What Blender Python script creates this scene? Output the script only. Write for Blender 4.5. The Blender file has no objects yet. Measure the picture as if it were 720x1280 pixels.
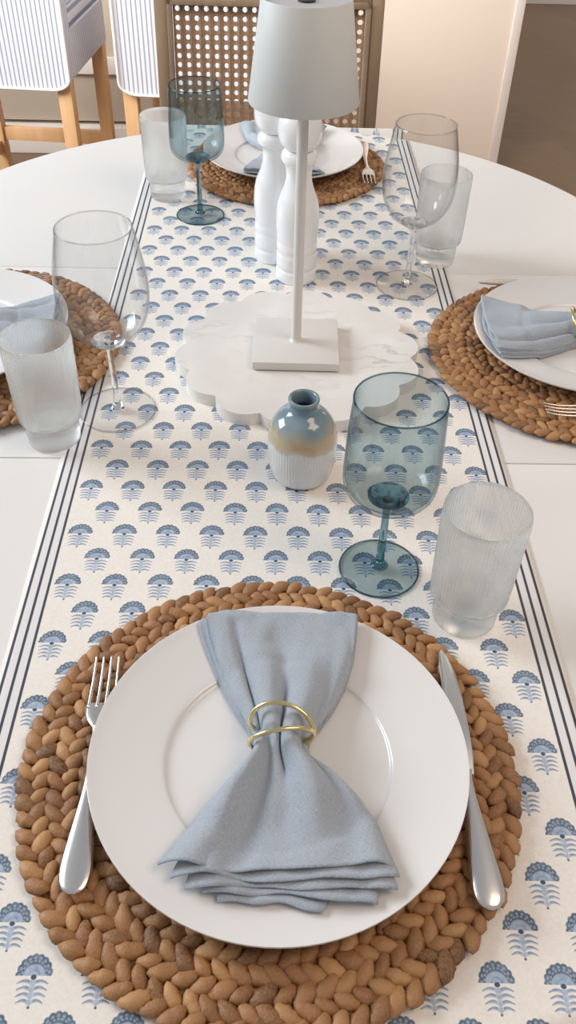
import bpy, bmesh, math, random
from mathutils import Vector, Matrix, noise
PI = math.pi
S = bpy.context.scene
COL = S.collection
T = 0.75                                   # height of the tabletop above the floor

# ------------------------------------------------------------------ camera
def cam_axes(pitch=0.747911, roll=0.028766, yaw=0.02632):
    cy, sy, cp, sp = math.cos(yaw), math.sin(yaw), math.cos(pitch), math.sin(pitch)
    F = Vector((sy*cp, cy*cp, -sp)); R = Vector((cy, -sy, 0)); U = R.cross(F)
    return math.cos(roll)*R + math.sin(roll)*U, -math.sin(roll)*R + math.cos(roll)*U, F
cd = bpy.data.cameras.new('camera'); cam = bpy.data.objects.new('camera', cd); COL.objects.link(cam)
R_, U_, F_ = cam_axes()
cam.matrix_world = Matrix(((R_[0], U_[0], -F_[0], 0), (R_[1], U_[1], -F_[1], 0), (R_[2], U_[2], -F_[2], T+0.604668), (0, 0, 0, 1)))
cd.sensor_fit = 'VERTICAL'; cd.sensor_height = 24; cd.lens = 24*1085.264/1280; cd.clip_start = .02
S.camera = cam

# ------------------------------------------------------------------ light
w = bpy.data.worlds.new('world'); S.world = w; w.use_nodes = True
nt = w.node_tree; bg = nt.nodes['Background']
tc = nt.nodes.new('ShaderNodeTexCoord'); sep = nt.nodes.new('ShaderNodeSeparateXYZ'); rp = nt.nodes.new('ShaderNodeValToRGB')
nt.links.new(tc.outputs['Generated'], sep.inputs[0]); nt.links.new(sep.outputs['Z'], rp.inputs[0]); nt.links.new(rp.outputs[0], bg.inputs[0])
rp.color_ramp.elements[0].color = (.84, .765, .70, 1); rp.color_ramp.elements[0].position = .0
rp.color_ramp.elements[1].color = (.80, .82, .87, 1); rp.color_ramp.elements[1].position = .7
bg.inputs[1].default_value = .39
def area(name, loc, target, sx, sy, power, col):
    l = bpy.data.lights.new(name, 'AREA'); l.shape = 'RECTANGLE'; l.size = sx; l.size_y = sy; l.energy = power; l.color = col
    o = bpy.data.objects.new(name, l); COL.objects.link(o); o.location = loc
    o.rotation_euler = (Vector(target)-Vector(loc)).to_track_quat('-Z', 'Y').to_euler(); return o
area('window_light', (-2.5, 1.5, 2.15), (0, .7, T), 1.5, 1.2, 76, (.89, .95, 1))
area('stool_fill', (-2.6, 2.0, 1.9), (-.7, 2.9, .8), 1.2, 1.4, 13, (1, .95, .90)).data.spread = 1.3  # added fill lamp that brightens the striped stools
area('warm_fill', (1.1, .2, 2.6), (.1, .5, T), 1.0, 1.0, 15, (1, .76, .56))  # added lamp, warms the near end of the table
area('partition_fill', (-.5, 1.2, 2.6), (.35, 3.42, .75), .8, .8, 8.5, (1, .92, .84)).data.spread = 1.1  # added fill aimed at the partition wall to lighten it
area('far_floor_fill', (2.6, 5.2, 2.5), (1.2, 4.6, 0), 1.4, 1.4, 24, (1, .84, .66))  # unseen warm area lamp aimed at the far right floor
S.view_settings.view_transform = 'Standard'; S.view_settings.look = 'None'; S.view_settings.gamma = 1
S.view_settings.use_curve_mapping = False; S.view_settings.exposure = 0.1
S.cycles.max_bounces = 24; S.cycles.transmission_bounces = 24; S.cycles.transparent_max_bounces = 24; S.cycles.glossy_bounces = 8; S.cycles.diffuse_bounces = 4

# ------------------------------------------------------------------ node helpers
class N:
    """tiny expression wrapper around Math nodes"""
    def __init__(s, t, k): s.t, s.k = t, k
    def op(s, o, *a, clamp=False):
        n = s.t.nodes.new('ShaderNodeMath'); n.operation = o; n.use_clamp = clamp
        for i, v in enumerate((s,)+a):
            if isinstance(v, N): s.t.links.new(v.k, n.inputs[i])
            else: n.inputs[i].default_value = v
        return N(s.t, n.outputs[0])
    def __add__(s, o): return s.op('ADD', o)
    def __sub__(s, o): return s.op('SUBTRACT', o)
    def __mul__(s, o): return s.op('MULTIPLY', o)
    def __truediv__(s, o): return s.op('DIVIDE', o)
    def floor(s): return s.op('FLOOR')
    def abs(s): return s.op('ABSOLUTE')
    def sin(s): return s.op('SINE')
    def cos(s): return s.op('COSINE')
    def sqrt(s): return s.op('SQRT')
    def mod(s, v): return s.op('FLOORED_MODULO', v)
    def lt(s, v, w=None):
        if w is None: return s.op('LESS_THAN', v)
        a = (N.neg(s) + v) / w + .5
        return a.op('MAXIMUM', 0.0).op('MINIMUM', 1.0)
    def neg(s): return s.op('MULTIPLY', -1.0)
    def max(s, v): return s.op('MAXIMUM', v)
    def min(s, v): return s.op('MINIMUM', v)
def new_mat(name, col=(.8, .8, .8), rough=.5, **kw):
    m = bpy.data.materials.new(name); m.use_nodes = True; b = m.node_tree.nodes['Principled BSDF']
    b.inputs['Base Color'].default_value = (*col, 1); b.inputs['Roughness'].default_value = rough
    for k, v in kw.items():
        b.inputs[k.replace('_', ' ')].default_value = v
    return m
def bsdf(m): return m.node_tree.nodes['Principled BSDF']
def nd(m, kind, **kw):
    n = m.node_tree.nodes.new(kind)
    for k, v in kw.items():
        if hasattr(n, k): setattr(n, k, v)
        else: n.inputs[k].default_value = v
    return n
def lk(m, a, b): m.node_tree.links.new(a, b)
def mixc(m, fac, a, b):
    n = m.node_tree.nodes.new('ShaderNodeMix'); n.data_type = 'RGBA'
    f, A, B = n.inputs[0], n.inputs[6], n.inputs[7]
    lk(m, fac.k if isinstance(fac, N) else fac, f)
    for s, v in ((A, a), (B, b)):
        if isinstance(v, tuple): s.default_value = (*v, 1)
        else: lk(m, v, s)
    return n.outputs[2]
def coords(m, kind='Object'):
    t = nd(m, 'ShaderNodeTexCoord'); s = nd(m, 'ShaderNodeSeparateXYZ'); lk(m, t.outputs[kind], s.inputs[0])
    return t.outputs[kind], [N(m.node_tree, s.outputs[i]) for i in range(3)]
def bump(m, h, strength, dist=.001):
    b = nd(m, 'ShaderNodeBump'); b.inputs['Strength'].default_value = strength; b.inputs['Distance'].default_value = dist
    lk(m, h.k if isinstance(h, N) else h, b.inputs['Height']); lk(m, b.outputs[0], bsdf(m).inputs['Normal']); return b
def noise_tex(m, vec, scale, detail=3, rough=.5):
    n = nd(m, 'ShaderNodeTexNoise'); n.inputs['Scale'].default_value = scale; n.inputs['Detail'].default_value = detail
    n.inputs['Roughness'].default_value = rough
    if vec is not None: lk(m, vec, n.inputs['Vector'])
    return n.outputs['Fac']
def ramp(m, fac, stops):
    r = nd(m, 'ShaderNodeValToRGB'); lk(m, fac.k if isinstance(fac, N) else fac, r.inputs[0]); e = r.color_ramp.elements
    while len(e) < len(stops): e.new(.5)
    for x, (p, c) in zip(e, stops): x.position = p; x.color = (*c, 1)
    return r.outputs[0]
def scaled(m, vec, sc, rot=(0, 0, 0)):
    n = nd(m, 'ShaderNodeMapping'); n.inputs['Scale'].default_value = sc; n.inputs['Rotation'].default_value = rot
    lk(m, vec, n.inputs['Vector']); return n.outputs[0]

# ------------------------------------------------------------------ materials
M = {}
M['table'] = new_mat('white_lacquer', (.80, .785, .765), .38)
M['porcelain'] = new_mat('porcelain', (.78, .765, .75), .22, Coat_Weight=.3)
M['mill'] = new_mat('white_gloss_paint', (.88, .89, .90), .18, Coat_Weight=.5)
M['lamp'] = new_mat('cream_metal', (.72, .695, .665), .42)
M['shade'] = new_mat('pale_grey_metal_shade', (.66, .675, .665), .55)
M['diffuser'] = new_mat('grey_cap', (.50, .51, .54), .5)
M['dark'] = new_mat('dark_rubber', (.03, .03, .035), .6)
M['steel'] = new_mat('satin_steel', (.80, .77, .74), .27, Metallic=1.0)
M['gold'] = new_mat('gold_wire', (.83, .70, .38), .25, Metallic=1.0)
M['piping'] = new_mat('white_piping', (.85, .83, .8), .8)
M['trim'] = new_mat('white_trim_paint', (.87, .80, .75), .4)

def mk_glass(name, col, rough=0., ior=1.45):
    m = bpy.data.materials.new(name); m.use_nodes = True; t = m.node_tree
    t.nodes.remove(t.nodes['Principled BSDF'])
    g = t.nodes.new('ShaderNodeBsdfGlass'); g.inputs['Color'].default_value = (*col, 1); g.inputs['Roughness'].default_value = rough; g.inputs['IOR'].default_value = ior
    t.links.new(g.outputs[0], t.nodes['Material Output'].inputs[0]); return m
def mk_thin(name, col, edge):
    # thin walled glass: straight-through transmission with absorption growing with the path length, plus Fresnel reflection
    m = bpy.data.materials.new(name); m.use_nodes = True; t = m.node_tree
    t.nodes.remove(t.nodes['Principled BSDF'])
    lw = t.nodes.new('ShaderNodeLayerWeight'); lw.inputs['Blend'].default_value = .5
    mx = t.nodes.new('ShaderNodeMix'); mx.data_type = 'RGBA'; mx.inputs[6].default_value = (*col, 1); mx.inputs[7].default_value = (*edge, 1)
    F1 = N(t, lw.outputs['Facing']); e4 = F1.op('POWER', 3.5); sch = F1.op('POWER', 5.0)*.75 + .035
    t.links.new(e4.k, mx.inputs[0])
    tr = t.nodes.new('ShaderNodeBsdfTransparent'); t.links.new(mx.outputs[2], tr.inputs[0])
    gl = t.nodes.new('ShaderNodeBsdfGlossy'); gl.inputs['Roughness'].default_value = .02
    ms = t.nodes.new('ShaderNodeMixShader'); t.links.new(sch.k, ms.inputs[0]); t.links.new(tr.outputs[0], ms.inputs[1]); t.links.new(gl.outputs[0], ms.inputs[2])
    t.links.new(ms.outputs[0], t.nodes['Material Output'].inputs[0]); return m
M['clear_thin'] = mk_thin('clear_thin_glass', (.985, .985, .985), (.72, .74, .75))
M['blue_thin'] = mk_thin('smoky_blue_thin_glass', (.83, .885, .90), (.34, .47, .53))
M['clear_rim'] = mk_thin('clear_glass_rim', (.88, .89, .90), (.6, .62, .63))
M['blue_rim'] = mk_thin('smoky_blue_glass_rim', (.45, .56, .60), (.13, .20, .24))
M['clear'] = mk_glass('clear_glass', (.99, .995, .995))
M['ribbed'] = mk_glass('ribbed_glass', (.985, .99, .988), .22, 1.33)
_t = M['ribbed'].node_tree; _g = _t.nodes['Glass BSDF']; _x = _t.nodes.new('ShaderNodeMixShader'); _x.inputs[0].default_value = .15
_d = _t.nodes.new('ShaderNodeBsdfTranslucent'); _d.inputs[0].default_value = (.95, .97, .96, 1)
_y = _t.nodes.new('ShaderNodeMixShader'); _y.inputs[0].default_value = .30; _tr = _t.nodes.new('ShaderNodeBsdfTransparent')
_t.links.new(_g.outputs[0], _y.inputs[1]); _t.links.new(_tr.outputs[0], _y.inputs[2]); _t.links.new(_y.outputs[0], _x.inputs[1]); _t.links.new(_d.outputs[0], _x.inputs[2]); _t.links.new(_x.outputs[0], _t.nodes['Material Output'].inputs[0])
M['blue'] = mk_glass('smoky_blue_glass', (.80, .895, .91))
M['blue_solid'] = mk_glass('smoky_blue_thick_glass', (.50, .65, .70))

# runner cloth
m = M['runner'] = new_mat('block_printed_cotton', (.8, .78, .74), .9)
vec, (X, Y, Z) = coords(m)
wob = N(m.node_tree, noise_tex(m, vec, 9, 1)) - .5
wob2 = N(m.node_tree, noise_tex(m, scaled(m, vec, (1, 1, 1), (.3, .2, 1.1)), 8, 1)) - .5
PX, PY = .0430, .03405
X1 = X - .0012 + wob*.004 + (Y*-1.0 + .62).max(0.0)*.0135; Y1 = Y + wob2*.004 + X.max(0.0)*.024
rowf = (Y1 - .0175)/PY                      # object origin lies at world x=0, y=0
row = rowf.floor()
q = (rowf - row)*PY*1000                    # 0..34 mm up the motif
xs = X1 + .1676 + PX/2 + row.mod(2.0)*(PX/2)
x = (xs.mod(PX) - PX/2)*1000                # -21..21 mm
ax = x.abs()
inx = (X1 - x/1000.0 - .0135).abs().lt(.2085)
xcell = None
ry = (q - 19.8)/13.6; rx = x/12.3
rho = (rx*rx + ry*ry).sqrt()
th = ry.op('ARCTAN2', rx)
sc = rho - (th*8.5).sin().abs()*.07
up = (q - 19.5).op('GREATER_THAN', 0.0)
head = sc.lt(.93, .06)*up
inner = (((x/7.4)*(x/7.4) + ((q-19.5)/7.0)*((q-19.5)/7.0)).sqrt())
innerm = inner.lt(1.0, .12)*up
arc = (inner - .5).abs().lt(.10, .08)*up
dots = (((th*8.5).sin().abs() - .72).op('GREATER_THAN', 0.0))*(rho - .80).abs().lt(.055, .05)*up
dots2 = (((th*9.5).cos().abs() - .6).op('GREATER_THAN', 0.0))*(rho - .66).abs().lt(.04, .04)*up
hub = ((x*x + (q-18.6)*(q-18.6)*1.4).sqrt()).lt(1.9, .5)
leaves = None; fills = None
for q0, wd in ((14.6, 10.4), (10.8, 10.0), (7.0, 9.6), (3.2, 8.8)):
    c = (ax*(PI/wd)).sin()*1.7 + q0
    thick = ((ax*(PI/(2*wd))).cos().max(0.0))*.85 + .55
    l = (q - c).abs().lt(thick, .5)*ax.lt(wd, .5)
    up_edge = (q - c - .2).abs().lt(thick*.55, .4)*ax.lt(wd, .5)*(ax - 2.0).op('GREATER_THAN', 0.0)
    leaves = up_edge if leaves is None else leaves.max(up_edge)
    fills = l if fills is None else fills.max(l)
stem = ax.lt(q*.10 + .4, .5)*q.lt(17.0)
tip = ((x*x + (q-.9)*(q-.9)).sqrt()).lt(.9, .4)
weave = noise_tex(m, scaled(m, vec, (1, 1, 1)), 420, 2)
blot = noise_tex(m, vec, 260, 3)
cloth = ramp(m, weave, [(.3, (.82, .775, .715)), (.7, (.88, .84, .785))])
dark = ramp(m, blot, [(.3, (.085, .125, .19)), (.7, (.19, .25, .33))])
lite = ramp(m, blot, [(.3, (.30, .39, .53)), (.7, (.46, .54, .66))])
leafc = ramp(m, blot, [(.3, (.17, .23, .32)), (.7, (.34, .42, .52))])
col = mixc(m, stem*inx*.7, cloth, lite)
col = mixc(m, fills*inx*.75, col, lite)
col = mixc(m, leaves*inx*.9, col, leafc)
col = mixc(m, tip*inx, col, dark)
col = mixc(m, head*inx, col, dark)
col = mixc(m, innerm*inx, col, lite)
col = mixc(m, arc*inx*.6, col, leafc)
col = mixc(m, dots.max(dots2)*inx*.7, col, (.42, .50, .58))
col = mixc(m, hub*inx, col, (.07, .10, .16))
sx = (X - .0135).abs()
st = None
for c in (.2192, .2280, .2368):
    s_ = (sx - c).abs().lt(.00125, .0006); st = s_ if st is None else st.max(s_)
band = (sx - .228).abs().lt(.0088)
col = mixc(m, band, col, (.78, .77, .77))
col = mixc(m, st, col, (.055, .06, .085))
lk(m, col, bsdf(m).inputs['Base Color']); bump(m, weave, .25, .0006)

# woven water hyacinth
m = M['hyacinth'] = new_mat('water_hyacinth_braid', (.4, .2, .1), .55)
vec, _ = coords(m)
att = nd(m, 'ShaderNodeAttribute', attribute_name='tone')
fib = noise_tex(m, scaled(m, vec, (1, 1, .4)), 520, 3, .65)
big = noise_tex(m, vec, 30, 2)
base = ramp(m, att.outputs['Fac'], [(0, (.10, .045, .020)), (.3, (.25, .112, .042)), (.7, (.39, .195, .078)), (1, (.53, .30, .125))])
c2 = mixc(m, N(m.node_tree, fib)*1.2 - .35, base, (.50, .27, .12))
c3 = mixc(m, (N(m.node_tree, big) - .45)*.9, c2, (.20, .09, .05))
lk(m, c3, bsdf(m).inputs['Base Color']); bump(m, fib, .5, .0012)

# linen
m = M['linen'] = new_mat('blue_chambray_linen', (.4, .47, .56), .93, Sheen_Weight=.25)
vec, _ = coords(m, 'UV')
wv1 = noise_tex(m, scaled(m, vec, (60, 700, 1)), 1, 3, .6); wv2 = noise_tex(m, scaled(m, vec, (700, 60, 1)), 1, 3, .6)
vo, _ = coords(m)
wr = noise_tex(m, vo, 70, 4, .65)
wsum = N(m.node_tree, wv1) + N(m.node_tree, wv2)
cc_ = ramp(m, wsum*.5, [(.38, (.33, .40, .48)), (.5, (.49, .555, .635)), (.62, (.68, .72, .77))])
spk = noise_tex(m, scaled(m, vec, (90, 90, 1)), 1, 2, .7)
cc_ = mixc(m, N(m.node_tree, spk).op('GREATER_THAN', .735), cc_, (.75, .78, .8))
lk(m, cc_, bsdf(m).inputs['Base Color']); bump(m, wsum*1.2 + N(m.node_tree, wr)*1.7, .6, .0016)

# marble
m = M['marble'] = new_mat('white_marble', (.8, .78, .76), .3)
vec, _ = coords(m)
n1 = noise_tex(m, scaled(m, vec, (1, 1.9, 1), (0, 0, .5)), 9, 6, .6)
vein = (N(m.node_tree, n1) - .5).abs().lt(.012, .05)
n2 = N(m.node_tree, noise_tex(m, vec, 14, 3))
cl = ramp(m, n2, [(.35, (.76, .735, .705)), (.65, (.84, .82, .795))])
lk(m, mixc(m, vein*(n2 - .46).max(0.0)*2.6, cl, (.42, .41, .41)), bsdf(m).inputs['Base Color'])

# vase glaze
m = M['glaze'] = new_mat('reactive_glaze', (.5, .5, .5), .12, Coat_Weight=.6)
vec, (X, Y, Z) = coords(m)
dr = N(m.node_tree, noise_tex(m, scaled(m, vec, (1, 1, .3)), 42, 3)) - .5
zz = (Z + dr*.022)/.1
lk(m, ramp(m, zz, [(.0, (.72, .73, .74)), (.50, (.70, .715, .72)), (.535, (.56, .50, .42)), (.60, (.52, .40, .25)), (.68, (.42, .38, .29)), (.76, (.24, .32, .36)), (.86, (.15, .25, .31)), (.95, (.19, .28, .32))]), bsdf(m).inputs['Base Color'])
ribs = (vec and (Y.op('ARCTAN2', X)*70.0).sin())*(Z.lt(.05, .01))
bump(m, ribs, .25, .0006)

# wood
def wood(name, a, b, rough=.5, sc=(1, 1, .08), k=22):
    m = new_mat(name, a, rough); vec, _ = coords(m)
    n = noise_tex(m, scaled(m, vec, sc), k, 5, .6)
    lk(m, ramp(m, n, [(.3, a), (.7, b)]), bsdf(m).inputs['Base Color']); bump(m, n, .2, .001); return m
M['chair_wood'] = wood('weathered_brown_wood', (.17, .115, .068), (.30, .215, .14), .6)
M['cane'] = wood('natural_cane', (.24, .145, .085), (.40, .26, .16), .6, (1, 1, 1), 120)
M['stool_wood'] = wood('light_oak', (.66, .38, .18), (.82, .53, .29), .5)
M['pale_wood'] = new_mat('pale_panel_paint', (.55, .47, .38), .55)

# floor: herringbone-like planks
m = M['floor'] = new_mat('oak_parquet', (.3, .2, .12), .32)
vec, (X, Y, Z) = coords(m)
br = nd(m, 'ShaderNodeTexBrick'); br.offset = .5
lk(m, scaled(m, vec, (1, 1, 1), (0, 0, 1.05)), br.inputs['Vector'])
br.inputs['Scale'].default_value = 1; br.inputs['Brick Width'].default_value = 1.1; br.inputs['Row Height'].default_value = .14
br.inputs['Mortar Size'].default_value = .002
br.inputs['Color1'].default_value = (.135, .075, .035, 1); br.inputs['Color2'].default_value = (.165, .097, .047, 1); br.inputs['Mortar'].default_value = (.10, .06, .035, 1)
gn = noise_tex(m, scaled(m, vec, (.35, 4, 1), (0, 0, 1.05)), 6, 5, .6)
lk(m, mixc(m, (N(m.node_tree, gn) - .35)*.8, br.outputs[0], (.23, .13, .06)), bsdf(m).inputs['Base Color'])

# ticking stripe slipcovers (UV u in metres across the stripes)
m = M['ticking'] = new_mat('blue_ticking_stripe', (.7, .7, .7), .9)
vec, (U, V, W) = coords(m, 'UV')
f = (U/.0135).mod(1.0)
s1 = (f - .5).abs().lt(.17, .08); s2 = (f - .5).abs().lt(.36, .04)*(f - .5).abs().op('GREATER_THAN', .28)
lk(m, mixc(m, s1.max(s2*.35), (.84, .82, .85), (.33, .37, .48)), bsdf(m).inputs['Base Color'])
M['wall'] = new_mat('warm_white_wall', (.87, .76, .66), .6)
wv, _ = coords(M['wall']); bump(M['wall'], noise_tex(M['wall'], wv, 60, 3), .05, .001)
M['back_wall'] = new_mat('white_wall_paint', (.75, .72, .68), .7)

# ------------------------------------------------------------------ mesh helpers
def link(name, me, mat, parent=None, loc=(0, 0, 0), smooth=None):
    o = bpy.data.objects.new(name, me); COL.objects.link(o); o.location = loc
    if mat is not None: me.materials.append(M[mat])
    if parent is not None: o.parent = parent
    if smooth is not None:
        for p in me.polygons: p.use_smooth = True
        if smooth < 180:
            me.set_sharp_from_angle(angle=math.radians(smooth))
    return o
def from_bm(name, bm, mat, parent=None, loc=(0, 0, 0), smooth=None):
    bmesh.ops.recalc_face_normals(bm, faces=bm.faces)
    me = bpy.data.meshes.new(name); bm.to_mesh(me); bm.free(); return link(name, me, mat, parent, loc, smooth)
def lathe(name, prof, mat, parent=None, loc=(0, 0, 0), seg=64, smooth=40, rfun=None):
    """prof: (r, z) points; r=0 closes; a closed outline repeats nothing."""
    bm = bmesh.new(); rings = []
    for (r, z) in prof:
        if r < 1e-6: rings.append([bm.verts.new((0, 0, z))])
        else:
            rings.append([bm.verts.new(((r+(rfun(r, z, a) if rfun else 0))*math.cos(a), (r+(rfun(r, z, a) if rfun else 0))*math.sin(a), z)) for a in [2*PI*i/seg for i in range(seg)]])
    for A, B in zip(rings, rings[1:]):
        if len(A) == 1 and len(B) == 1: continue
        for i in range(seg):
            j = (i+1) % seg
            if len(A) == 1: bm.faces.new((A[0], B[j], B[i]))
            elif len(B) == 1: bm.faces.new((A[i], A[j], B[0]))
            else: bm.faces.new((A[i], A[j], B[j], B[i]))
    return from_bm(name, bm, mat, parent, loc, smooth)
def spline(pts, n=6):
    """Catmull-Rom through 2-D/3-D points"""
    P = [Vector(p) for p in pts]; out = []
    for i in range(len(P)-1):
        a = P[i-1] if i else P[0]*2-P[1]; b, c = P[i], P[i+1]; d = P[i+2] if i+2 < len(P) else P[-1]*2-P[-2]
        for k in range(n):
            t = k/n
            out.append(.5*((2*b)+(-a+c)*t+(2*a-5*b+4*c-d)*t*t+(-a+3*b-3*c+d)*t**3))
    out.append(P[-1]); return out
def sp2(pts, n=6): return [(max(0, v[0]), v[1]) for v in [Vector((p[0], p[1])) for p in [(s[0], s[1]) for s in spline([(a, b, 0) for a, b in pts], n)]]]
def box(bm, x0, x1, y0, y1, z0, z1, bev=0, rot=None):
    vs = [bm.verts.new((x, y, z)) for x in (x0, x1) for y in (y0, y1) for z in (z0, z1)]
    f = [(0, 1, 3, 2), (4, 6, 7, 5), (0, 4, 5, 1), (2, 3, 7, 6), (0, 2, 6, 4), (1, 5, 7, 3)]
    fs = [bm.faces.new([vs[i] for i in k]) for k in f]
    if bev:
        es = list({e for q_ in fs for e in q_.edges}); bmesh.ops.bevel(bm, geom=es, offset=bev, segments=2, affect='EDGES', profile=.6)
def boxo(name, d, mat, parent=None, bev=.002, loc=(0, 0, 0)):
    bm = bmesh.new(); box(bm, *d, bev); return from_bm(name, bm, mat, parent, loc, 40)
def tube(bm, pts, rad, seg=10, closed=False):
    P = [Vector(p) for p in pts]; rings = []; n = len(P); up = Vector((0, 0, 1)); prev = None
    for i, p in enumerate(P):
        if closed: t = P[(i+1) % n]-P[i-1]
        else: t = P[min(i+1, n-1)]-P[max(i-1, 0)]
        t.normalize()
        a = prev if prev is not None else (up if abs(t.z) < .9 else Vector((1, 0, 0)))
        a = (a - t*a.dot(t)).normalized(); prev = a; b = t.cross(a)
        r = rad[i] if isinstance(rad, (list, tuple)) else rad
        rings.append([bm.verts.new(p + a*(r*math.cos(2*PI*k/seg)) + b*(r*math.sin(2*PI*k/seg))) for k in range(seg)])
    prs = list(zip(rings, rings[1:])) + ([(rings[-1], rings[0])] if closed else [])
    for A, B in prs:
        for k in range(seg): bm.faces.new((A[k], A[(k+1) % seg], B[(k+1) % seg], B[k]))
    if not closed: bm.faces.new(rings[0]); bm.faces.new(rings[-1][::-1])
def prism(bm, outline, z0, z1, bev=0):
    """closed outline extruded from z0 to z1"""
    lo = [bm.verts.new((x, y, z0)) for x, y in outline]; hi = [bm.verts.new((x, y, z1)) for x, y in outline]
    fb = bm.faces.new(lo[::-1]); ft = bm.faces.new(hi); n = len(lo)
    for i in range(n): bm.faces.new((lo[i], lo[(i+1) % n], hi[(i+1) % n], hi[i]))
    if bev:
        bmesh.ops.bevel(bm, geom=list(set(ft.edges) | set(fb.edges)), offset=bev, segments=3, affect='EDGES', profile=.5)
def thing(name, label, cat, loc=(0, 0, 0), rz=0, group=None):
    o = bpy.data.objects.new(name, None); COL.objects.link(o); o.empty_display_size = .05
    o.location = loc; o.rotation_euler = (0, 0, rz); return tag(o, label, cat, group)
def tag(o, label, cat, group=None):
    o['label'] = label; o['category'] = cat
    if group: o['group'] = group
    return o
def dup(root, loc, rz=None, label=None, group=None, scale=None):
    r = root.copy(); COL.objects.link(r); r.location = loc
    if rz is not None: r.rotation_euler = (0, 0, rz)
    if label: r['label'] = label
    if group: r['group'] = group
    if scale: r.scale = scale
    for ch in list(root.children):
        c = ch.copy(); COL.objects.link(c); c.parent = r
        for g in list(ch.children):
            d = g.copy(); COL.objects.link(d); d.parent = c
    return r
def struct(o): o['kind'] = 'structure'; return o

# ------------------------------------------------------------------ the room
struct(boxo('floor', (-3.2, 3.2, -.6, 6.26, -.05, 0), 'floor', bev=0))
struct(boxo('wall_back', (.4, 3.2, 6.26, 6.36, 0, 2.6), 'back_wall', bev=0))
struct(boxo('baseboard_back', (.4, 3.2, 6.235, 6.26, 0, .12), 'trim', bev=.004))
WY = 3.42
struct(boxo('wall_partition', (-.22, .835, WY, WY+.14, 0, 2.6), 'wall', bev=0))
struct(boxo('trim_1', (.835, .868, WY-.008, WY+.148, 0, 2.6), 'trim', bev=.006))

# kitchen island behind the stools
isl = thing('kitchen_island', 'pale beige kitchen island base behind the striped stools', 'kitchen island', (-1.25, 3.62, 0))
boxo('cabinet_panel', (-.95, .98, 0, .6, .12, .86), 'pale_wood', isl, .004)
boxo('plinth', (-.95, .98, -.03, .55, 0, .105), 'trim', isl, .004)
boxo('rail', (-.95, .98, -.02, .0, .30, .36), 'trim', isl, .003)
boxo('countertop', (-1.0, 1.0, -.03, .65, .86, .90), 'table', isl, .006)

# ------------------------------------------------------------------ dining table
TC, TR = (-.005, 1.169), .591
tb = thing('dining_table', 'white oval extension dining table with two leaf seams', 'table', (0, 0, 0))
YS = .7345
def half(sign, yc):
    pts = [(TC[0]+TR*math.cos(a), yc+sign*TR*math.sin(a)) for a in [PI*i/72 for i in range(73)]]
    return pts if sign > 0 else pts[::-1]
for nm, pts in (('tabletop_end', half(1, TC[1]+.0008)), ('tabletop_end', half(-1, YS-.0008)),
                ('leaf', [(TC[0]-TR, YS+.0004), (TC[0]+TR, YS+.0004), (TC[0]+TR, TC[1]-.0004), (TC[0]-TR, TC[1]-.0004)])):
    bm = bmesh.new(); prism(bm, pts, T-.03, T, .0009 if nm == 'leaf' else .0015); from_bm(nm, bm, 'table', tb, smooth=30)
for yy in (.62, 1.28):
    lathe('pedestal', sp2([(.11, .0), (.115, .03), (.06, .07), (.045, .2), (.06, .42), (.05, .55), (.075, .66), (.12, .7), (.12, T-.03)], 5)[:] + [(0, T-.03)], 'table', tb, (TC[0], yy, 0), 40)
for s in (-1, 1): boxo('apron', (TC[0]-.40, TC[0]+.40, .951+s*.40-.012, .951+s*.40+.012, T-.10, T-.03), 'table', tb, .002)

# runner: a cloth strip that lies on the table and hangs over both ends
XL, XR = .0135-.2415, .0135+.2415
def build_runner():
    bm = bmesh.new(); xs = [XL+(XR-XL)*i/60 for i in range(61)]
    rows = []
    ye0, ye1 = YS-TR, TC[1]+TR
    ys = [ye0-.012, ye0-.012, ye0-.009, ye0-.003] + [ye0+(ye1-ye0)*i/180 for i in range(181)] + [ye1+.003, ye1+.009, ye1+.012, ye1+.012]
    drop = [-.16, -.03, -.008, -.001] + [0]*181 + [-.001, -.008, -.03, -.16]
    for y, d in zip(ys, drop):
        r = []
        for x in xs:
            z = T+.0012+d
            if d == 0: z += .0006*math.exp(-((x-.008)/.0025)**2)*(1 if y < .78 else .3)
            xx = x + .0012*math.sin(y*7.3)*(1 if x < 0 else -.7)
            # beyond the round table edge the cloth sags a little
            cy = YS if y < .95 else TC[1]
            over = math.hypot(x-TC[0], y-cy)-TR if (y < YS or y > TC[1]) else -1
            if over > -.001 and d == 0: z -= min(.10, (over+.001)*1.4)
            r.append(bm.verts.new((xx, y, z)))
        rows.append(r)
    for A, B in zip(rows, rows[1:]):
        for i in range(60): bm.faces.new((A[i], A[i+1], B[i+1], B[i]))
    o = from_bm('table_runner', bm, 'runner', smooth=180)
    md = o.modifiers.new('thick', 'SOLIDIFY'); md.thickness = .0008; md.offset = -1
    return tag(o, 'long cream table runner block printed with blue flowers and edge stripes', 'table runner')
build_runner()
ZR = T+.0014                     # resting height on the runner

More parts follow.
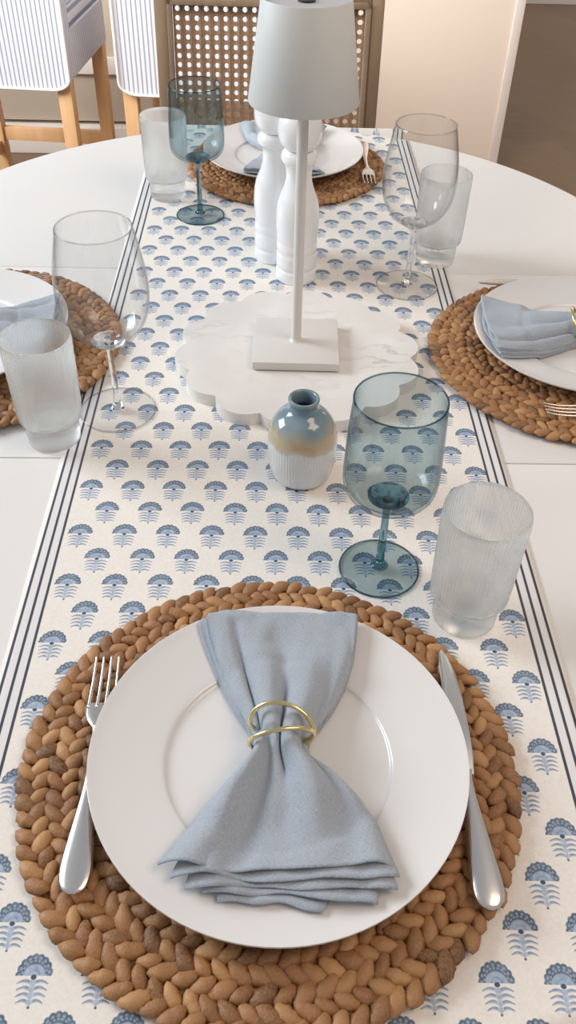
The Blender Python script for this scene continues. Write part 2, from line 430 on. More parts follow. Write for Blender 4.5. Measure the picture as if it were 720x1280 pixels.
# ------------------------------------------------------------------ woven placemats
def mat_mesh(seed=1):
    rnd = random.Random(seed)
    bm = bmesh.new(); tone = []
    nl, ns = 8, 6
    def lump(cx, cy, cz, ang, L, W, H, tilt, tn):
        ca, sa = math.cos(ang), math.sin(ang); rings = []; wv = [rnd.uniform(.86, 1.12) for _ in range(nl+1)]
        for i in range(nl+1):
            t = -1+2*i/nl; k = max(0, 1-abs(t)**2.0)**.72*wv[i]
            if i in (0, nl): 
                x, y, z = t*L, 0, tilt*t
                rings.append([bm.verts.new((cx+x*ca, cy+x*sa, cz+z))]); continue
            bend = .12*L*(1-t*t)
            R = []
            for j in range(ns):
                a = 2*PI*j/ns
                x, y, z = t*L, k*W*math.cos(a)+bend, k*H*math.sin(a)+tilt*t
                R.append(bm.verts.new((cx+x*ca-y*sa, cy+x*sa+y*ca, cz+z)))
            rings.append(R)
        nf = 0
        for A, B in zip(rings, rings[1:]):
            for j in range(ns):
                k = (j+1) % ns
                if len(A) == 1: bm.faces.new((A[0], B[k], B[j]))
                elif len(B) == 1: bm.faces.new((A[j], A[k], B[0]))
                else: bm.faces.new((A[j], A[k], B[k], B[j]))
                nf += 1
        tone.extend([tn]*sum(len(r) for r in rings))
    pitch = .0225
    for ri in range(8):
        r = .1775-ri*pitch
        n = max(5, round(2*PI*r/.0127)); ph = rnd.random()
        for i in range(n):
            for s in (-1, 1):
                a = 2*PI*(i+ph+(.25 if s > 0 else 0)+rnd.uniform(-.06, .06))/n
                rr = r+s*.0054+rnd.uniform(-.0012, .0012)
                # clockwise V: tangent direction (sin a, -cos a); lobes lean towards the ring's own centre line
                tang = math.atan2(-math.cos(a), math.sin(a))
                ang = tang + s*math.radians(40+rnd.uniform(-7, 7))
                tn = min(1, max(0, rnd.gauss(.5, .27)))
                sz = rnd.uniform(.9, 1.15)
                lump(rr*math.cos(a), rr*math.sin(a), .0072+rnd.uniform(-.0008, .0006), ang, .0107*sz, .0062*sz, .0045, rnd.uniform(-.0015, .002), tn)
    nv = len(tone)
    # the cord core under the lobes
    for ri in range(7):
        r = .1765-ri*pitch
        tube(bm, [(r*math.cos(2*PI*k/72), r*math.sin(2*PI*k/72), .0048) for k in range(72)], .0044, 6, True) if False else None
    seg = 72
    outer = .184
    P = [(0, .0015), (outer, .0015), (outer+.002, .0035), (outer-.001, .0052), (0, .0052)]
    rings = [[bm.verts.new((0, 0, z))] if r == 0 else [bm.verts.new((r*math.cos(2*PI*i/seg), r*math.sin(2*PI*i/seg), z)) for i in range(seg)] for r, z in P]
    for A, B in zip(rings, rings[1:]):
        for i in range(seg):
            j = (i+1) % seg
            if len(A) == 1: bm.faces.new((A[0], B[j], B[i]))
            elif len(B) == 1: bm.faces.new((A[i], A[j], B[0]))
            else: bm.faces.new((A[i], A[j], B[j], B[i]))
    tone.extend([.0]*(len(bm.verts)-nv))  # darkest tone on the backing disc paints shade into the braid gaps
    bmesh.ops.recalc_face_normals(bm, faces=bm.faces)
    me = bpy.data.meshes.new('placemat'); bm.to_mesh(me); bm.free()
    a = me.attributes.new('tone', 'FLOAT', 'POINT')
    for i, v in enumerate(tone): a.data[i].value = v
    return me
MATG = 'round woven placemats at the four settings'
pm = link('placemat', mat_mesh(), 'hyacinth', loc=(.001, .3557, ZR-.001), smooth=180)
tag(pm, 'large round braided water hyacinth placemat in the foreground under the whole plate', 'placemat', MATG)
def mat_copy(loc, rz, label, sc=1):
    c = pm.copy(); COL.objects.link(c); c.location = loc; c.rotation_euler = (0, 0, rz); c['label'] = label; c.scale = (sc, sc, 1); return c
FARC = (.0185, 1.553)
mat_copy((FARC[0], FARC[1], ZR-.001), 1.1, 'round braided placemat at the far end before the cane chair', .92)
mat_copy((-.3839, .9513, ZR-.001), 2.3, 'round braided placemat at the left behind the tumbler and wine glass')
mat_copy((.3899, .9446, ZR-.001), 4.0, 'round braided placemat at the right edge of the table')
ZM_ = ZR-.001+.0132              # top of a placemat
# ------------------------------------------------------------------ plates
PH = .0205
def plate_prof():
    top = [(0, .0045), (.05, .0045), (.076, .0047), (.0835, .0056), (.0865, .0078), (.092, .0092), (.11, .0127), (.13, .0172), (.1395, .0200), (.1412, .0204)]
    bot = [(.1415, .0190), (.139, .0172), (.12, .0125), (.095, .0068), (.086, .0042), (.083, .0004), (.080, 0), (.077, .0012), (.05, .0016), (0, .0016)]
    return sp2(top, 4) + sp2(bot, 4)
pl = lathe('dinner_plate', plate_prof(), 'porcelain', None, (.0076, .3545, ZM_), 96, 60)
tag(pl, 'large white dinner plate in the foreground with a recessed well and bow napkin', 'plate', 'white dinner plates')
for loc, lab in (((FARC[0]-.004, FARC[1]+.012), 'white dinner plate at the far setting, behind the two mills'),
                 ((-.400, .9580), 'white dinner plate cut off by the left edge of the photo'),
                 ((.3966, .9612), 'white dinner plate at the right, holding a folded blue napkin')):
    c = pl.copy(); COL.objects.link(c); c.location = (*loc, ZM_); c['label'] = lab

# ------------------------------------------------------------------ napkins gathered in a ring
def plate_z(r):                   # surface of the plate above its foot
    if r < .080: return .0047
    if r < .0865: return .0047+(r-.080)/.0065*.0031
    return .0078+(r-.0865)*.232
def interp(tab, s):
    if tab is NK:
        for i in range(len(tab)-1):
            if s <= tab[i+1][0]+1e-9:
                P = [Vector(tab[max(0, min(len(tab)-1, i+d))]) if False else tab[max(0, min(len(tab)-1, i+d))] for d in (-1, 0, 1, 2)]
                t = (s-tab[i][0])/(tab[i+1][0]-tab[i][0]); h = tab[i+1][0]-tab[i][0]; out = []
                for k in (1, 2, 3):
                    m0 = (P[2][k]-P[0][k])/max(1e-6, P[2][0]-P[0][0])*h; m1 = (P[3][k]-P[1][k])/max(1e-6, P[3][0]-P[1][0])*h
                    out.append((2*t**3-3*t*t+1)*P[1][k]+(t**3-2*t*t+t)*m0+(-2*t**3+3*t*t)*P[2][k]+(t**3-t*t)*m1)
                return out
    for (a, *va), (b, *vb) in zip(tab, tab[1:]):
        if s <= b:
            t = (s-a)/(b-a); t = t*t*(3-2*t)*.5+t*.5
            return [p+(q_-p)*t for p, q_ in zip(va, vb)]
    return list(tab[-1][1:])
# y from the far end (+) to the near end (-) of the napkin, relative to the plate centre; left x, right x
NK = [(0, .122, -.060, .066), (.10, .104, -.056, .064), (.22, .078, -.047, .0585), (.34, .050, -.036, .047), (.44, .026, -.0255, .033),
      (.52, .012, -.0205, .0240), (.60, -.004, -.0225, .0250), (.68, -.022, -.0345, .044), (.78, -.046, -.052, .0625), (.90, -.074, -.066, .0705), (1.0, -.093, -.0755, .0745)]
def napkin(seed=3):
    rnd = random.Random(seed)
    root = thing('napkin', '', 'napkin')
    NS, NU = 84, 64
    LAY = 5
    for L in range(LAY-1, -1, -1):
        # L=0 is the bottom fold, LAY-1 the top sheet
        bm = bmesh.new(); uvl = bm.loops.layers.uv.new('UVMap'); grid = []
        k = L/(LAY-1)
        far_ext = [.0, .001, -.001, .001, 0][L]; near_ext = [.021, .017, .012, .0065, 0][L]
        xl_far = [-.009, -.006, -.004, -.001, 0][L]; xr_far = [.0, .001, .0, .001, 0][L]
        xl_near = [.036, .026, .014, .004, -.005][L]; xr_near = [-.046, -.010, .0035, .0055, .001][L]
        for i in range(NS+1):
            s = i/NS; y, xl, xr = interp(NK, s)
            wn = max(0, (s-.62)/.38); wf = max(0, (.45-s)/.45)
            y += far_ext*wf - near_ext*wn**2
            xl += xl_far*wf**.7 + xl_near*wn**1.5; xr += xr_far*wf + xr_near*wn**1.5
            gather = math.exp(-((s-.53)/.16)**2)            # 1 at the ring
            rowv = []
            for j in range(NU+1):
                u = -1+2*j/NU
                x = (xl+xr)/2 + (xr-xl)/2*u
                # end edges are not perfectly straight
                yy = y + (.0016*math.sin(u*3.1+1+L)+.0010*math.sin(7*u+L*2))*(wf**2+wn**2) + (-.004*u*wn**2 if L < 2 else .0)
                yy += (.006*(1-u*u)*wf**3)
                # total pile height
                zsum = .0098 + .020*gather + .008*math.exp(-((s-.27)/.12)**2) + .010*math.exp(-((s-.74)/.12)**2) + .0075*wn**1.2
                ed = 1-abs(u)**(3.0+8*(1-gather))
                fr = (k*.82+.18)
                z = zsum*fr*(.42*(1-gather)+.58*ed+.42*gather*ed)
                # folds radiate from the ring (constant u): strong near it, gone at the ends
                amp = (.62+.55*gather)*max(0, 1-abs(s-.53)/.50)**.55
                f1 = -math.exp(-((u+.02-.10*(s-.5))/(.085+.05*(1-gather)))**2)*(.0135*gather+.010*(1-gather))*amp                          # centre crease
                if s < .53:
                    f2 = math.exp(-((u+.36)/.20)**2)*.0125*amp*(1-.75*gather) - math.exp(-((u+.66)/.07)**2)*.0115*amp**.6*(1 if s > .04 else s/.04) + math.exp(-((u-.36)/.24)**2)*.010*amp*(1-.8*gather) - math.exp(-((u-.74)/.12)**2)*.007*amp
                else:
                    f2 = math.exp(-((u-.34)/.17)**2)*.0120*amp*(1-.75*gather) + math.exp(-((u+.72)/.13)**2)*.0105*amp**.8*(1-.6*gather) - math.exp(-((u+.36)/.20)**2)*.0165*amp**.5*(1-gather*.6) - math.exp(-((u-.70)/.11)**2)*.0085*amp**.7
                z += (f1+f2)*(.25+.75*k)*(1 if L > 0 else .3)
                z += (.0030*noise.noise(Vector((x*26+L*5, yy*22, seed))) + .0013*noise.noise(Vector((x*75, yy*60, seed+L))))*(1-gather*.7)*(.2+.8*k)
                floor_ = plate_z(math.hypot(x, yy)) + .0009 + L*.0019
                z = max(floor_, plate_z(math.hypot(x, yy)) + z)
                rowv.append(bm.verts.new((x, yy, z)))
            grid.append(rowv)
        for i in range(NS):
            for j in range(NU):
                f = bm.faces.new((grid[i][j], grid[i][j+1], grid[i+1][j+1], grid[i+1][j]))
                for lp, (a, b) in zip(f.loops, ((i, j), (i, j+1), (i+1, j+1), (i+1, j))):
                    lp[uvl].uv = (b/NU*.9+L*.13, a/NS*1.3)
        o = from_bm('napkin_fold' if L < LAY-1 else 'napkin_top', bm, 'linen', root, smooth=180)
        md = o.modifiers.new('thick', 'SOLIDIFY'); md.thickness = .0016 if L == LAY-1 else .0018; md.offset = -1
    # rolled folds closing the layers at each near corner
    return root
nap = napkin(); nap.location = (.0076, .3545, ZM_)
nap['label'] = 'blue chambray napkin gathered into a bow on the foreground plate'; nap['group'] = 'blue linen napkins'
dup(nap, (.3966, .9612, ZM_), PI/2, 'blue linen napkin on the plate at the right edge')
dup(nap, (-.400, .9580, ZM_), -PI/2, 'blue linen napkin on the plate at the left edge, behind the tumbler')
dup(nap, (FARC[0]-.004, FARC[1]+.012, ZM_), PI, 'blue linen napkin on the far plate, behind the white mills')
def ring_thing():
    t = thing('napkin_ring', '', 'napkin ring')
    for tilt, off in ((.20, .0055), (-.16, -.0035)):
        bm = bmesh.new(); pts = []
        for i in range(72):
            a = 2*PI*i/72
            x = .0240*math.cos(a); z = .0172*math.sin(a)
            y = off + tilt*(-x)*1.0 if tilt > 0 else off + tilt*(-x)*1.0
            y += .010*max(0, math.sin(a))*(1 if tilt > 0 else -.35)
            pts.append((x+.0022, y, z+.0250))
        tube(bm, pts, .0018, 10, True); from_bm('wire_loop', bm, 'gold', t, smooth=180)
    return t
nr = ring_thing(); nr.location = (.0076, .3545+.008, ZM_+.0035)
nr['label'] = 'double gold wire napkin ring around the foreground napkin'; nr['group'] = 'gold napkin rings'
for (x, y, rz, lab) in ((.3966-.008, .9612, PI/2, 'gold napkin ring around the right napkin'),
                        (FARC[0]-.004, FARC[1]+.012-.008, PI, 'gold napkin ring around the far napkin, hidden behind the mills')):
    if 'far' in lab: continue
    dup(nr, (x, y, ZM_+.0035), rz, lab)

# ------------------------------------------------------------------ cutlery
def blade_mesh(name, stations, mat, parent, n=5):
    """stations: (y, half width, thickness, z of the middle)"""
    st = spline([(a, b, c) for a, b, c, d in stations], n); zz = spline([(a, d, 0) for a, b, c, d in stations], n)
    bm = bmesh.new(); rings = []; K = 12
    for p, z in zip(st, zz):
        y, hw, th_ = p; hw = max(hw, .0003)
        rings.append([bm.verts.new((hw*math.cos(2*PI*k/K), y, z[1]+th_/2*math.sin(2*PI*k/K)*1.0)) for k in range(K)])
    for A, B in zip(rings, rings[1:]):
        for k in range(K): bm.faces.new((A[k], A[(k+1) % K], B[(k+1) % K], B[k]))
    bm.faces.new(rings[0]); bm.faces.new(rings[-1][::-1])
    return from_bm(name, bm, mat, parent, smooth=180)
def make_fork():
    t = thing('fork', '', 'fork')
    blade_mesh('handle', [(0, .002, .002, .0040), (.003, .0075, .0036, .0040), (.010, .0107, .0042, .0040), (.022, .0112, .0042, .004), (.045, .0083, .0040, .0038), (.075, .0046, .0036, .0036), (.10, .0032, .0036, .0042), (.122, .0032, .0038, .0052), (.132, .0048, .0034, .0052)], 'steel', t)
    blade_mesh('neck_plate', [(.129, .004, .0026, .0052), (.135, .0085, .0024, .0048), (.142, .0113, .0022, .0042), (.150, .0118, .0022, .0034), (.153, .0117, .002, .0031)], 'steel', t)
    for k in range(4):
        bm = bmesh.new(); x0 = -.0098+k*.00653
        pts = spline([(x0, .148, .0034), (x0*1.0, .160, .0026), (x0*.98, .175, .0030), (x0*.96, .188, .0048), (x0*.95, .197, .0072)], 5)
        tube(bm, pts, [.00165-(.0008*i/(len(pts)-1)) for i in range(len(pts))], 8)
        from_bm('tine', bm, 'steel', t, smooth=180)
    return t
def make_knife():
    t = thing('table_knife', '', 'knife')
    blade_mesh('handle', [(0, .002, .002, .005), (.003, .0075, .0045, .005), (.010, .0108, .006, .005), (.024, .0108, .0062, .005), (.05, .0082, .0058, .0048), (.08, .0052, .0054, .0046), (.098, .0048, .0054, .0046), (.104, .0062, .005, .0046)], 'steel', t)
    bm = bmesh.new()
    out = [(-.006, .100), (.0065, .100), (.0085, .115), (.0094, .14), (.0092, .17), (.0072, .195), (.0035, .212), (.0002, .2185), (-.0028, .215), (-.0048, .20), (-.0058, .17), (-.006, .13)]
    prism(bm, out, .0036, .0056, .0006); from_bm('blade', bm, 'steel', t, smooth=60)
    return t
ZC = ZM_-.0004
fk = make_fork(); fk.location = (-.131, .2535, ZC); fk.rotation_euler = (0, 0, .02); fk['label'] = 'steel fork in the foreground, half under the left rim of the plate'; fk['group'] = 'steel forks'
kn = make_knife(); kn.location = (.1505, .2435, ZC); kn.rotation_euler = (0, 0, .02); kn['label'] = 'steel knife in the foreground, half under the right rim of the plate'; kn['group'] = 'steel knives'
dup(fk, (.51, .9612-.150, ZC), PI/2, 'steel fork on the near side of the right placemat')
dup(kn, (.505, .9612+.145, ZC), PI/2-.02, 'steel knife on the far side of the right placemat, tip showing')
dup(fk, (-.51, .958+.142, ZC), -PI/2+.02, 'steel fork on the far side of the left placemat')
dup(kn, (-.545, .958-.146, ZC), -PI/2, 'steel knife on the near side of the left placemat')
dup(fk, (FARC[0]+.142, FARC[1]+.09, ZC), PI, 'steel fork on the far placemat, right of the far plate')

# ------------------------------------------------------------------ glassware
def wine(kind):
    """kind: 'clear' tulip glass or 'blue' straight sided goblet, each bowl, stem, foot"""
    t = thing('wine_glass', '', 'wine glass')
    if kind == 'clear':
        H = .222
        out = [(.004, .090), (.018, .0935), (.034, .105), (.0455, .126), (.0490, .149), (.0478, .172), (.0435, .198), (.0385, H)]
        inn = [(.0376, H), (.0425, .198), (.0468, .172), (.0480, .150), (.0445, .1265), (.033, .107), (.017, .0965), (0, .0950)]
        prof = [(0, .0885)] + sp2(out, 6) + [(.03805, H+.0005)] + sp2(inn, 6); bt = .0885; mb, ms = 'clear_thin', 'clear'; fr = .0435
    else:
        H = .197
        out = [(.004, .089), (.018, .0905), (.031, .0950), (.0395, .1040), (.0418, .118), (.0415, .14), (.0402, .17), (.0385, H)]
        inn = [(.0374, H), (.0391, .17), (.0404, .14), (.0406, .119), (.0380, .107), (.030, .0985), (.016, .0955), (0, .0950)]
        prof = [(0, .088)] + sp2(out, 6) + [(.03795, H+.0005)] + sp2(inn, 6); bt = .088; mb, ms = 'blue_thin', 'blue_solid'; fr = .0380
    lathe('bowl', prof, mb, t, seg=72, smooth=180)
    rr = .03805
    lathe('rim', [(rr+.0008*math.cos(2*PI*k/8), H+.0002+.0008*math.sin(2*PI*k/8)) for k in range(9)], mb.split('_')[0]+'_rim', t, seg=96, smooth=180)
    lathe('foot_rim', [(fr-.0004+.0009*math.cos(2*PI*k/8), .0010+.0009*math.sin(2*PI*k/8)) for k in range(9)], mb.split('_')[0]+'_rim', t, seg=96, smooth=180)
    lathe('stem', [(0, .0050)] + sp2([(.0085, .0052), (.0055, .008), (.0040, .016), (.0035, .05), (.0038, bt-.008), (.0080, bt-.0010), (.0150, bt+.0022), (.0185, bt+.0058), (.0130, bt+.0075)], 6) + [(0, bt+.0082)], ms, t, seg=32, smooth=60)
    lathe('foot', [(0, 0), (fr-.001, 0), (fr, .0008), (fr-.0008, .0017)] + sp2([(fr-.006, .0020), (.020, .0030), (.009, .0048)], 4) + [(0, .0048)], mb, t, seg=72, smooth=60)
    return t
WG = 'wine glasses with stems'
bl = wine('blue'); bl.location = (.1035, .572, ZR); bl['label'] = 'smoky blue goblet in front of the marble board, right of the vase'; bl['group'] = WG
dup(bl, (-.119, 1.350, ZR), 0, 'smoky blue goblet at the far end beside the far placemat')
cg = wine('clear'); cg.location = (-.179, .821, ZR); cg['label'] = 'clear tulip wine glass at the left beside the ribbed tumbler'; cg['group'] = WG
dup(cg, (.190, 1.129, ZR), 0, 'clear tulip wine glass at the right behind the marble board')
def tumbler():
    H = .130; seg = 288
    out = [(.0270, 0), (.0285, .0012), (.0288, .010), (.0292, .026), (.0302, .0295), (.0332, .0312), (.0345, .034)]
    prof = [(0, .0006)] + out + [(.0350, .05), (.0356, .08), (.0361, .11), (.0363, H-.006), (.0361, H-.001), (.0355, H), (.0350, H-.0012), (.0351, .11), (.0346, .08), (.0340, .05), (.0326, .036), (.0300, .031), (.015, .0300), (0, .0300)]
    def rf(r, z, a):
        if .033 < z < H-.004 and r > .0347: return .00028*math.cos(72*a)
        if .002 < z < .027: return .00012*math.cos(72*a)
        return 0
    return lathe('tumbler', prof, 'ribbed', None, seg=seg, smooth=60, rfun=rf)
tm = tumbler(); tm.location = (.176, .515, ZR); tag(tm, 'clear ribbed highball tumbler at the right, touching distance from the blue goblet', 'tumbler', 'ribbed tumblers')
for x, y, lab in ((-.242, .768, 'clear ribbed tumbler at the left edge, in front of the left placemat'), (-.1775, 1.423, 'clear ribbed tumbler at the far left beside the blue goblet'),
                  (.2405, 1.209, 'clear ribbed tumbler at the right, behind the clear wine glass')):
    c = tm.copy(); COL.objects.link(c); c.location = (x, y, ZR if abs(x) < .22 else ZR); c['label'] = lab

# ------------------------------------------------------------------ marble board with scalloped edge
BC, BR = (.031, .930), .150
def scallop_outline(n=14, R=BR, rl=.0355):
    cx = R-rl*.93; pts = []
    # arcs of circles whose centres sit on a ring
    rc = cx; half_ = PI/n
    # intersection of neighbouring circles
    d = rc*math.sin(half_); hgt = math.sqrt(max(rl*rl-d*d, 0)); vr = rc*math.cos(half_)+hgt
    for k in range(n):
        c = 2*PI*k/n+.12; C_ = Vector((rc*math.cos(c), rc*math.sin(c)))
        p0 = Vector((vr*math.cos(c-half_), vr*math.sin(c-half_))); p1 = Vector((vr*math.cos(c+half_), vr*math.sin(c+half_)))
        a0 = math.atan2(*(p0-C_).yx); a1 = math.atan2(*(p1-C_).yx)
        while a1 < a0: a1 += 2*PI
        for i in range(14):
            a = a0+(a1-a0)*i/14; pts.append((C_.x+rl*math.cos(a), C_.y+rl*math.sin(a)))
    return pts
bm = bmesh.new(); prism(bm, scallop_outline(), 0, .0155, .0012)
mb = from_bm('marble_board', bm, 'marble', None, (*BC, ZR), 50)
tag(mb, 'round white marble board with scalloped edge under the lamp', 'serving board')

# ------------------------------------------------------------------ cordless table lamp
ZB = ZR+.0155
lp = thing('table_lamp', 'slim cream cordless table lamp with a pale grey conical shade', 'lamp', (.0285, .934, ZB), -.02)
bm = bmesh.new(); box(bm, -.0525, .0525, -.0525, .0525, .0015, .0125, .0018); from_bm('base', bm, 'lamp', lp, smooth=40)
bm = bmesh.new(); box(bm, -.049, .049, -.049, .049, 0, .0016); from_bm('base_pad', bm, 'dark', lp)
lathe('pole', [(0, .012), (.0085, .0125), (.0062, .0150), (.0060, .02), (.0060, .33), (0, .33)], 'lamp', lp, seg=28, smooth=40)
ZS0, ZS1 = .293, .387
lathe('lamp_shade', [(.0562, ZS0), (.0570, ZS0+.001), (.0440, ZS1-.001), (.0432, ZS1), (.0422, ZS1-.001), (.0550, ZS0)] + [(.0562, ZS0)], 'shade', lp, seg=96, smooth=60)
lathe('shade_cap', [(0, ZS1-.008), (.0425, ZS1-.008), (.0425, ZS1-.004), (0, ZS1-.004)], 'diffuser', lp, seg=64, smooth=40)
lathe('touch_button', [(0, ZS1-.004), (.0085, ZS1-.004), (.0085, ZS1-.0022), (.007, ZS1-.002), (0, ZS1-.002)], 'dark', lp, seg=32, smooth=40)
lathe('light_head', [(0, ZS0+.02), (.030, ZS0+.02), (.032, ZS0+.03), (.010, ZS0+.05), (0, ZS0+.05)], 'lamp', lp, seg=32, smooth=40)

# ------------------------------------------------------------------ mills
def mill(loc, label, s=1.0):
    t = thing('pepper_mill', label, 'mill', loc, 0, 'white turned wooden mills')
    body = [(.0275, 0), (.0286, .002), (.0288, .013), (.0280, .0155), (.0270, .0175), (.0280, .0200), (.0287, .024), (.0287, .034), (.0280, .0375), (.0274, .040), (.0284, .044), (.0284, .050), (.0279, .053), (.0286, .062),
            (.0296, .080), (.0290, .095), (.0262, .109), (.0210, .121), (.0180, .131), (.0172, .138), (.0178, .147), (.0205, .1535), (.0238, .157), (.0245, .1615), (.0232, .166), (.0205, .1690), (.0195, .1705)]
    lathe('body', [(0, 0)] + sp2([(a*s, b*s*1.065) for a, b in body], 4) + [(0, .1705*s*1.065)], 'mill', t, seg=56, smooth=60)
    head = [(.0180, .1710), (.0215, .1735), (.0265, .181), (.0288, .194), (.0272, .207), (.0205, .218), (.0095, .2235), (.006, .225), (.0065, .228), (.0072, .232), (.0045, .236)]
    h = lathe('head', [(0, (.1710+.011)*s)] + sp2([(a*s, (b+.011)*s) for a, b in head], 4) + [(0, (.2365+.011)*s)], 'mill', t, seg=56, smooth=60)
    return t
mill((.032, 1.150, ZR), 'white turned wooden mill directly behind the lamp pole, the nearer of the two')
mill((.000, 1.212, ZR), 'white turned wooden mill farther back, left of the lamp pole')

# ------------------------------------------------------------------ bud vase
vp = [(.024, 0), (.0285, .0015), (.0325, .008), (.0352, .022), (.0362, .040), (.0358, .055), (.0325, .068), (.0260, .0775), (.0180, .083), (.0148, .0862), (.0142, .0895), (.0150, .094), (.0160, .0965), (.0156, .0988), (.0140, .0992), (.0122, .0975), (.0112, .090), (.0125, .083), (.024, .074), (.031, .060), (.032, .03), (.025, .006)]
vs = lathe('bud_vase', [(0, 0)] + sp2(vp, 4) + [(0, .005)], 'glaze', None, (.0315, .711, ZR), 64, 80)
tag(vs, 'small round ceramic bud vase glazed blue, ochre and white', 'vase')

# ------------------------------------------------------------------ cane back dining chair
ch = thing('dining_chair', 'weathered brown wooden dining chair with woven cane back at the table head', 'chair', (-.016, 2.0, 0), -.015)
lean = .10
def lz(z): return max(0, z-.45)*lean       # backwards lean
def tilt_box(name, x0, x1, y0, y1, z0, z1, mat, parent=None, bev=.003):
    bm = bmesh.new(); n = 6
    box(bm, x0, x1, y0, y1, z0, z1, bev)
    for v in bm.verts: v.co.y += lz(v.co.z)-lz(.70)
    return from_bm(name, bm, mat, parent, smooth=40)
for s in (-1, 1):
    xa = .214 if s < 0 else .208
    bm = bmesh.new()
    xs0, xs1 = (-.238, -.211) if s < 0 else (.211, .238)
    box(bm, xs0, xs1, -.005, .030, .40, .985, .004)
    for v in bm.verts: v.co.y += lz(v.co.z)-lz(.70)
    from_bm('back_post', bm, 'chair_wood', ch, smooth=40)
    bm = bmesh.new(); tube(bm, [(s*.215, .0, .42), (s*.218, .01, .2), (s*.225, .04, 0)], [.02, .017, .013], 12); from_bm('leg', bm, 'chair_wood', ch, smooth=60)
    bm = bmesh.new(); tube(bm, [(s*.21, -.42, .42), (s*.21, -.42, .2), (s*.21, -.42, 0)], [.022, .019, .014], 12); from_bm('leg', bm, 'chair_wood', ch, smooth=60)
tilt_box('top_rail', -.211, .211, -.005, .030, .912, .985, 'chair_wood', ch, .004)
tilt_box('lower_rail', -.211, .211, -.005, .030, .560, .610, 'chair_wood', ch, .004)
bm = bmesh.new()
for a, b, c, d in ((-.211, -.200, .61, .912), (.200, .211, .61, .912)): box(bm, a, b, -.011, .0, c, d, .002)
box(bm, -.211, .211, -.011, .0, .901, .912, .002); box(bm, -.211, .211, -.011, .0, .610, .621, .002)
for v in bm.verts: v.co.y += lz(v.co.z)-lz(.70)
from_bm('moulding', bm, 'chair_wood', ch, smooth=40)
def cane():
    bm = bmesh.new(); nx, nz = 20, 16; x0, x1, z0, z1 = -.200, .200, .621, .901
    dx, dz = (x1-x0)/nx, (z1-z0)/nz; r = .0054
    layers = []
    for yy in (0, .0022):
        cor = {}
        def cv(i, j):
            if (i, j) not in cor: cor[i, j] = bm.verts.new((x0+i*dx, yy+lz(z0+j*dz)-lz(.70)+.004, z0+j*dz))
            return cor[i, j]
        holes = []
        for i in range(nx):
            for j in range(nz):
                cx, cz = x0+(i+.5)*dx, z0+(j+.5)*dz
                h = [bm.verts.new((cx+r*math.cos(PI/8+k*PI/4)*1.05, yy+.004+lz(cz)-lz(.70), cz+r*math.sin(PI/8+k*PI/4))) for k in range(8)]
                c = [cv(i+1, j+1), cv(i, j+1), cv(i, j), cv(i+1, j)]      # NE NW SW SE
                for k in range(4): bm.faces.new((c[k], h[(2*k+1) % 8], h[(2*k) % 8]))
                for k in range(4):
                    a, b = c[k], c[(k+1) % 4]; bm.faces.new((a, b, h[(2*k+2) % 8], h[(2*k+1) % 8]))
                holes.append(h)
        layers.append(holes)
    for A, B in zip(*layers):
        for k in range(8): bm.faces.new((A[k], A[(k+1) % 8], B[(k+1) % 8], B[k]))
    # raised woven strands
    for i in range(nx+1):
        for o in (-.0022, .0022):
            x = x0+i*dx+o
            if x0 < x < x1: box(bm, x-.0010, x+.0010, .0018, .004, z0, z1)
    nv = len(bm.verts)
    for v in bm.verts:
        if abs(v.co.y-.0018) < 1e-6 or abs(v.co.y-.004) < 1e-6:
            if abs(v.co.z-z0) < 1e-6 or abs(v.co.z-z1) < 1e-6: v.co.y += lz(v.co.z)-lz(.70)
    return from_bm('cane_panel', bm, 'cane', ch)
cane()
bm = bmesh.new(); box(bm, -.235, .235, -.44, .005, .40, .44, .006); from_bm('seat_frame', bm, 'chair_wood', ch, smooth=40)
bm = bmesh.new(); box(bm, -.225, .225, -.43, -.01, .44, .49, .02); from_bm('seat_cushion', bm, 'piping', ch, smooth=60)

# ------------------------------------------------------------------ slipcovered counter stools
def uvbox(name, faces, mat, parent):
    """faces: list of (corner list, uv list)"""
    bm = bmesh.new(); uvl = bm.loops.layers.uv.new('UVMap')
    for co, uv in faces:
        f = bm.faces.new([bm.verts.new(c) for c in co])
        for l, t in zip(f.loops, uv): l[uvl].uv = t
    me = bpy.data.meshes.new(name); bm.to_mesh(me); bm.free(); return link(name, me, mat, parent)
def slab_uv(name, outline, y0, y1, mat, parent, flip=False):
    """outline in x,z; extruded from y0 to y1; stripes run down along z (front/back) and round the sides"""
    bm = bmesh.new(); uvl = bm.loops.layers.uv.new('UVMap')
    A = [bm.verts.new((x, y0, z)) for x, z in outline]; B = [bm.verts.new((x, y1, z)) for x, z in outline]; n = len(A)
    fs = [bm.faces.new(A), bm.faces.new(B[::-1])] + [bm.faces.new((A[i], B[i], B[(i+1) % n], A[(i+1) % n])) for i in range(n)]
    bmesh.ops.recalc_face_normals(bm, faces=bm.faces)
    for f in bm.faces:
        nx = f.normal
        for l in f.loops:
            c = l.vert.co
            l[uvl].uv = (c.x, c.z) if abs(nx.y) > .7 else ((c.y, c.z) if abs(nx.x) > .5 else (c.x, c.y))
    me = bpy.data.meshes.new(name); bm.to_mesh(me); bm.free(); return link(name, me, mat, parent)
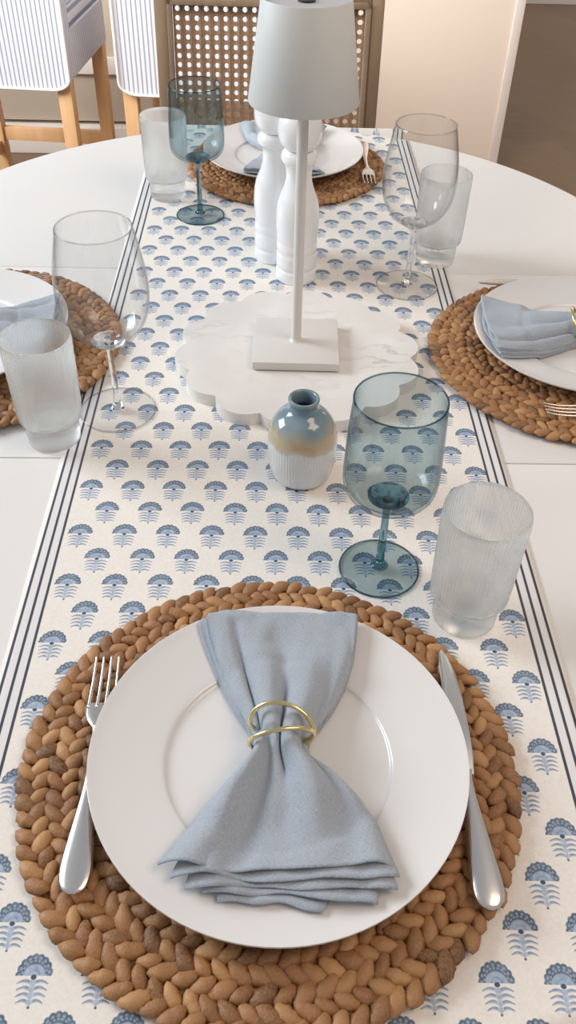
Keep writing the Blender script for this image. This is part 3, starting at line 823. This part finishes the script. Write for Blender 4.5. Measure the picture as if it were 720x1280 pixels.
def stool():
    t = thing('counter_stool', '', 'stool')
    W = .225; zb = .502; rc = .055
    # back cover outline with rounded lower corners
    out = [(-W, 1.03), (-W+.012, 1.05), (W-.012, 1.05), (W, 1.03)]
    out += [(W-rc+rc*math.cos(a), zb+rc*.6+rc*.6*math.sin(a)) for a in [-PI/2*i/6 for i in range(7)]]
    out += [(-W+rc-rc*math.sin(a), zb+rc*.6-rc*.6*math.cos(a)) for a in [PI/2*i/6 for i in range(7)]]
    slab_uv('back_cover', out, -.005, .055, 'ticking', t)
    bm = bmesh.new(); pts = [(x, -.007, z) for x, z in out[3:]] ; pts += [(-W, -.007, 1.03)]
    tube(bm, pts, .0042, 8); from_bm('piping', bm, 'piping', t, smooth=180)
    # seat skirt: side panels and front, with a cushion on top
    slab_uv('seat_skirt', [(-W+.004, zb+.02), (-W+.004, .645), (W-.004, .645), (W-.004, zb+.02)], .055, .46, 'ticking', t)
    bm = bmesh.new(); uvl = bm.loops.layers.uv.new('UVMap'); box(bm, -W+.012, W-.012, .058, .455, .645, .695, .018)
    for f in bm.faces:
        for l in f.loops: l[uvl].uv = (l.vert.co.x, l.vert.co.y)
    from_bm('seat_cushion', bm, 'ticking', t, smooth=60)
    for x in (-W+.026, W-.026):
        for y in (.028, .43):
            bm = bmesh.new(); box(bm, x-.021, x+.021, y-.021, y+.021, 0, .53, .003); from_bm('leg', bm, 'stool_wood', t, smooth=40)
    bm = bmesh.new(); box(bm, -W+.045, W-.045, .418, .442, .19, .235, .003); from_bm('stretcher', bm, 'stool_wood', t, smooth=40)
    bm = bmesh.new(); box(bm, -W+.045, W-.045, .018, .040, .10, .145, .003); from_bm('stretcher', bm, 'stool_wood', t, smooth=40)
    for x in (-W+.026, W-.026):
        bm = bmesh.new(); box(bm, x-.010, x+.010, .048, .41, .15, .19, .003); from_bm('stretcher', bm, 'stool_wood', t, smooth=40)
    return t
st = stool(); st.location = (-.832, 2.775, 0); st.rotation_euler = (0, 0, -.09)
st['label'] = 'counter stool in blue and white striped slipcover at the top left corner'; st['group'] = 'striped counter stools'
dup(st, (-.236, 2.715, 0), -.08, 'counter stool in striped slipcover half hidden behind the cane chair')
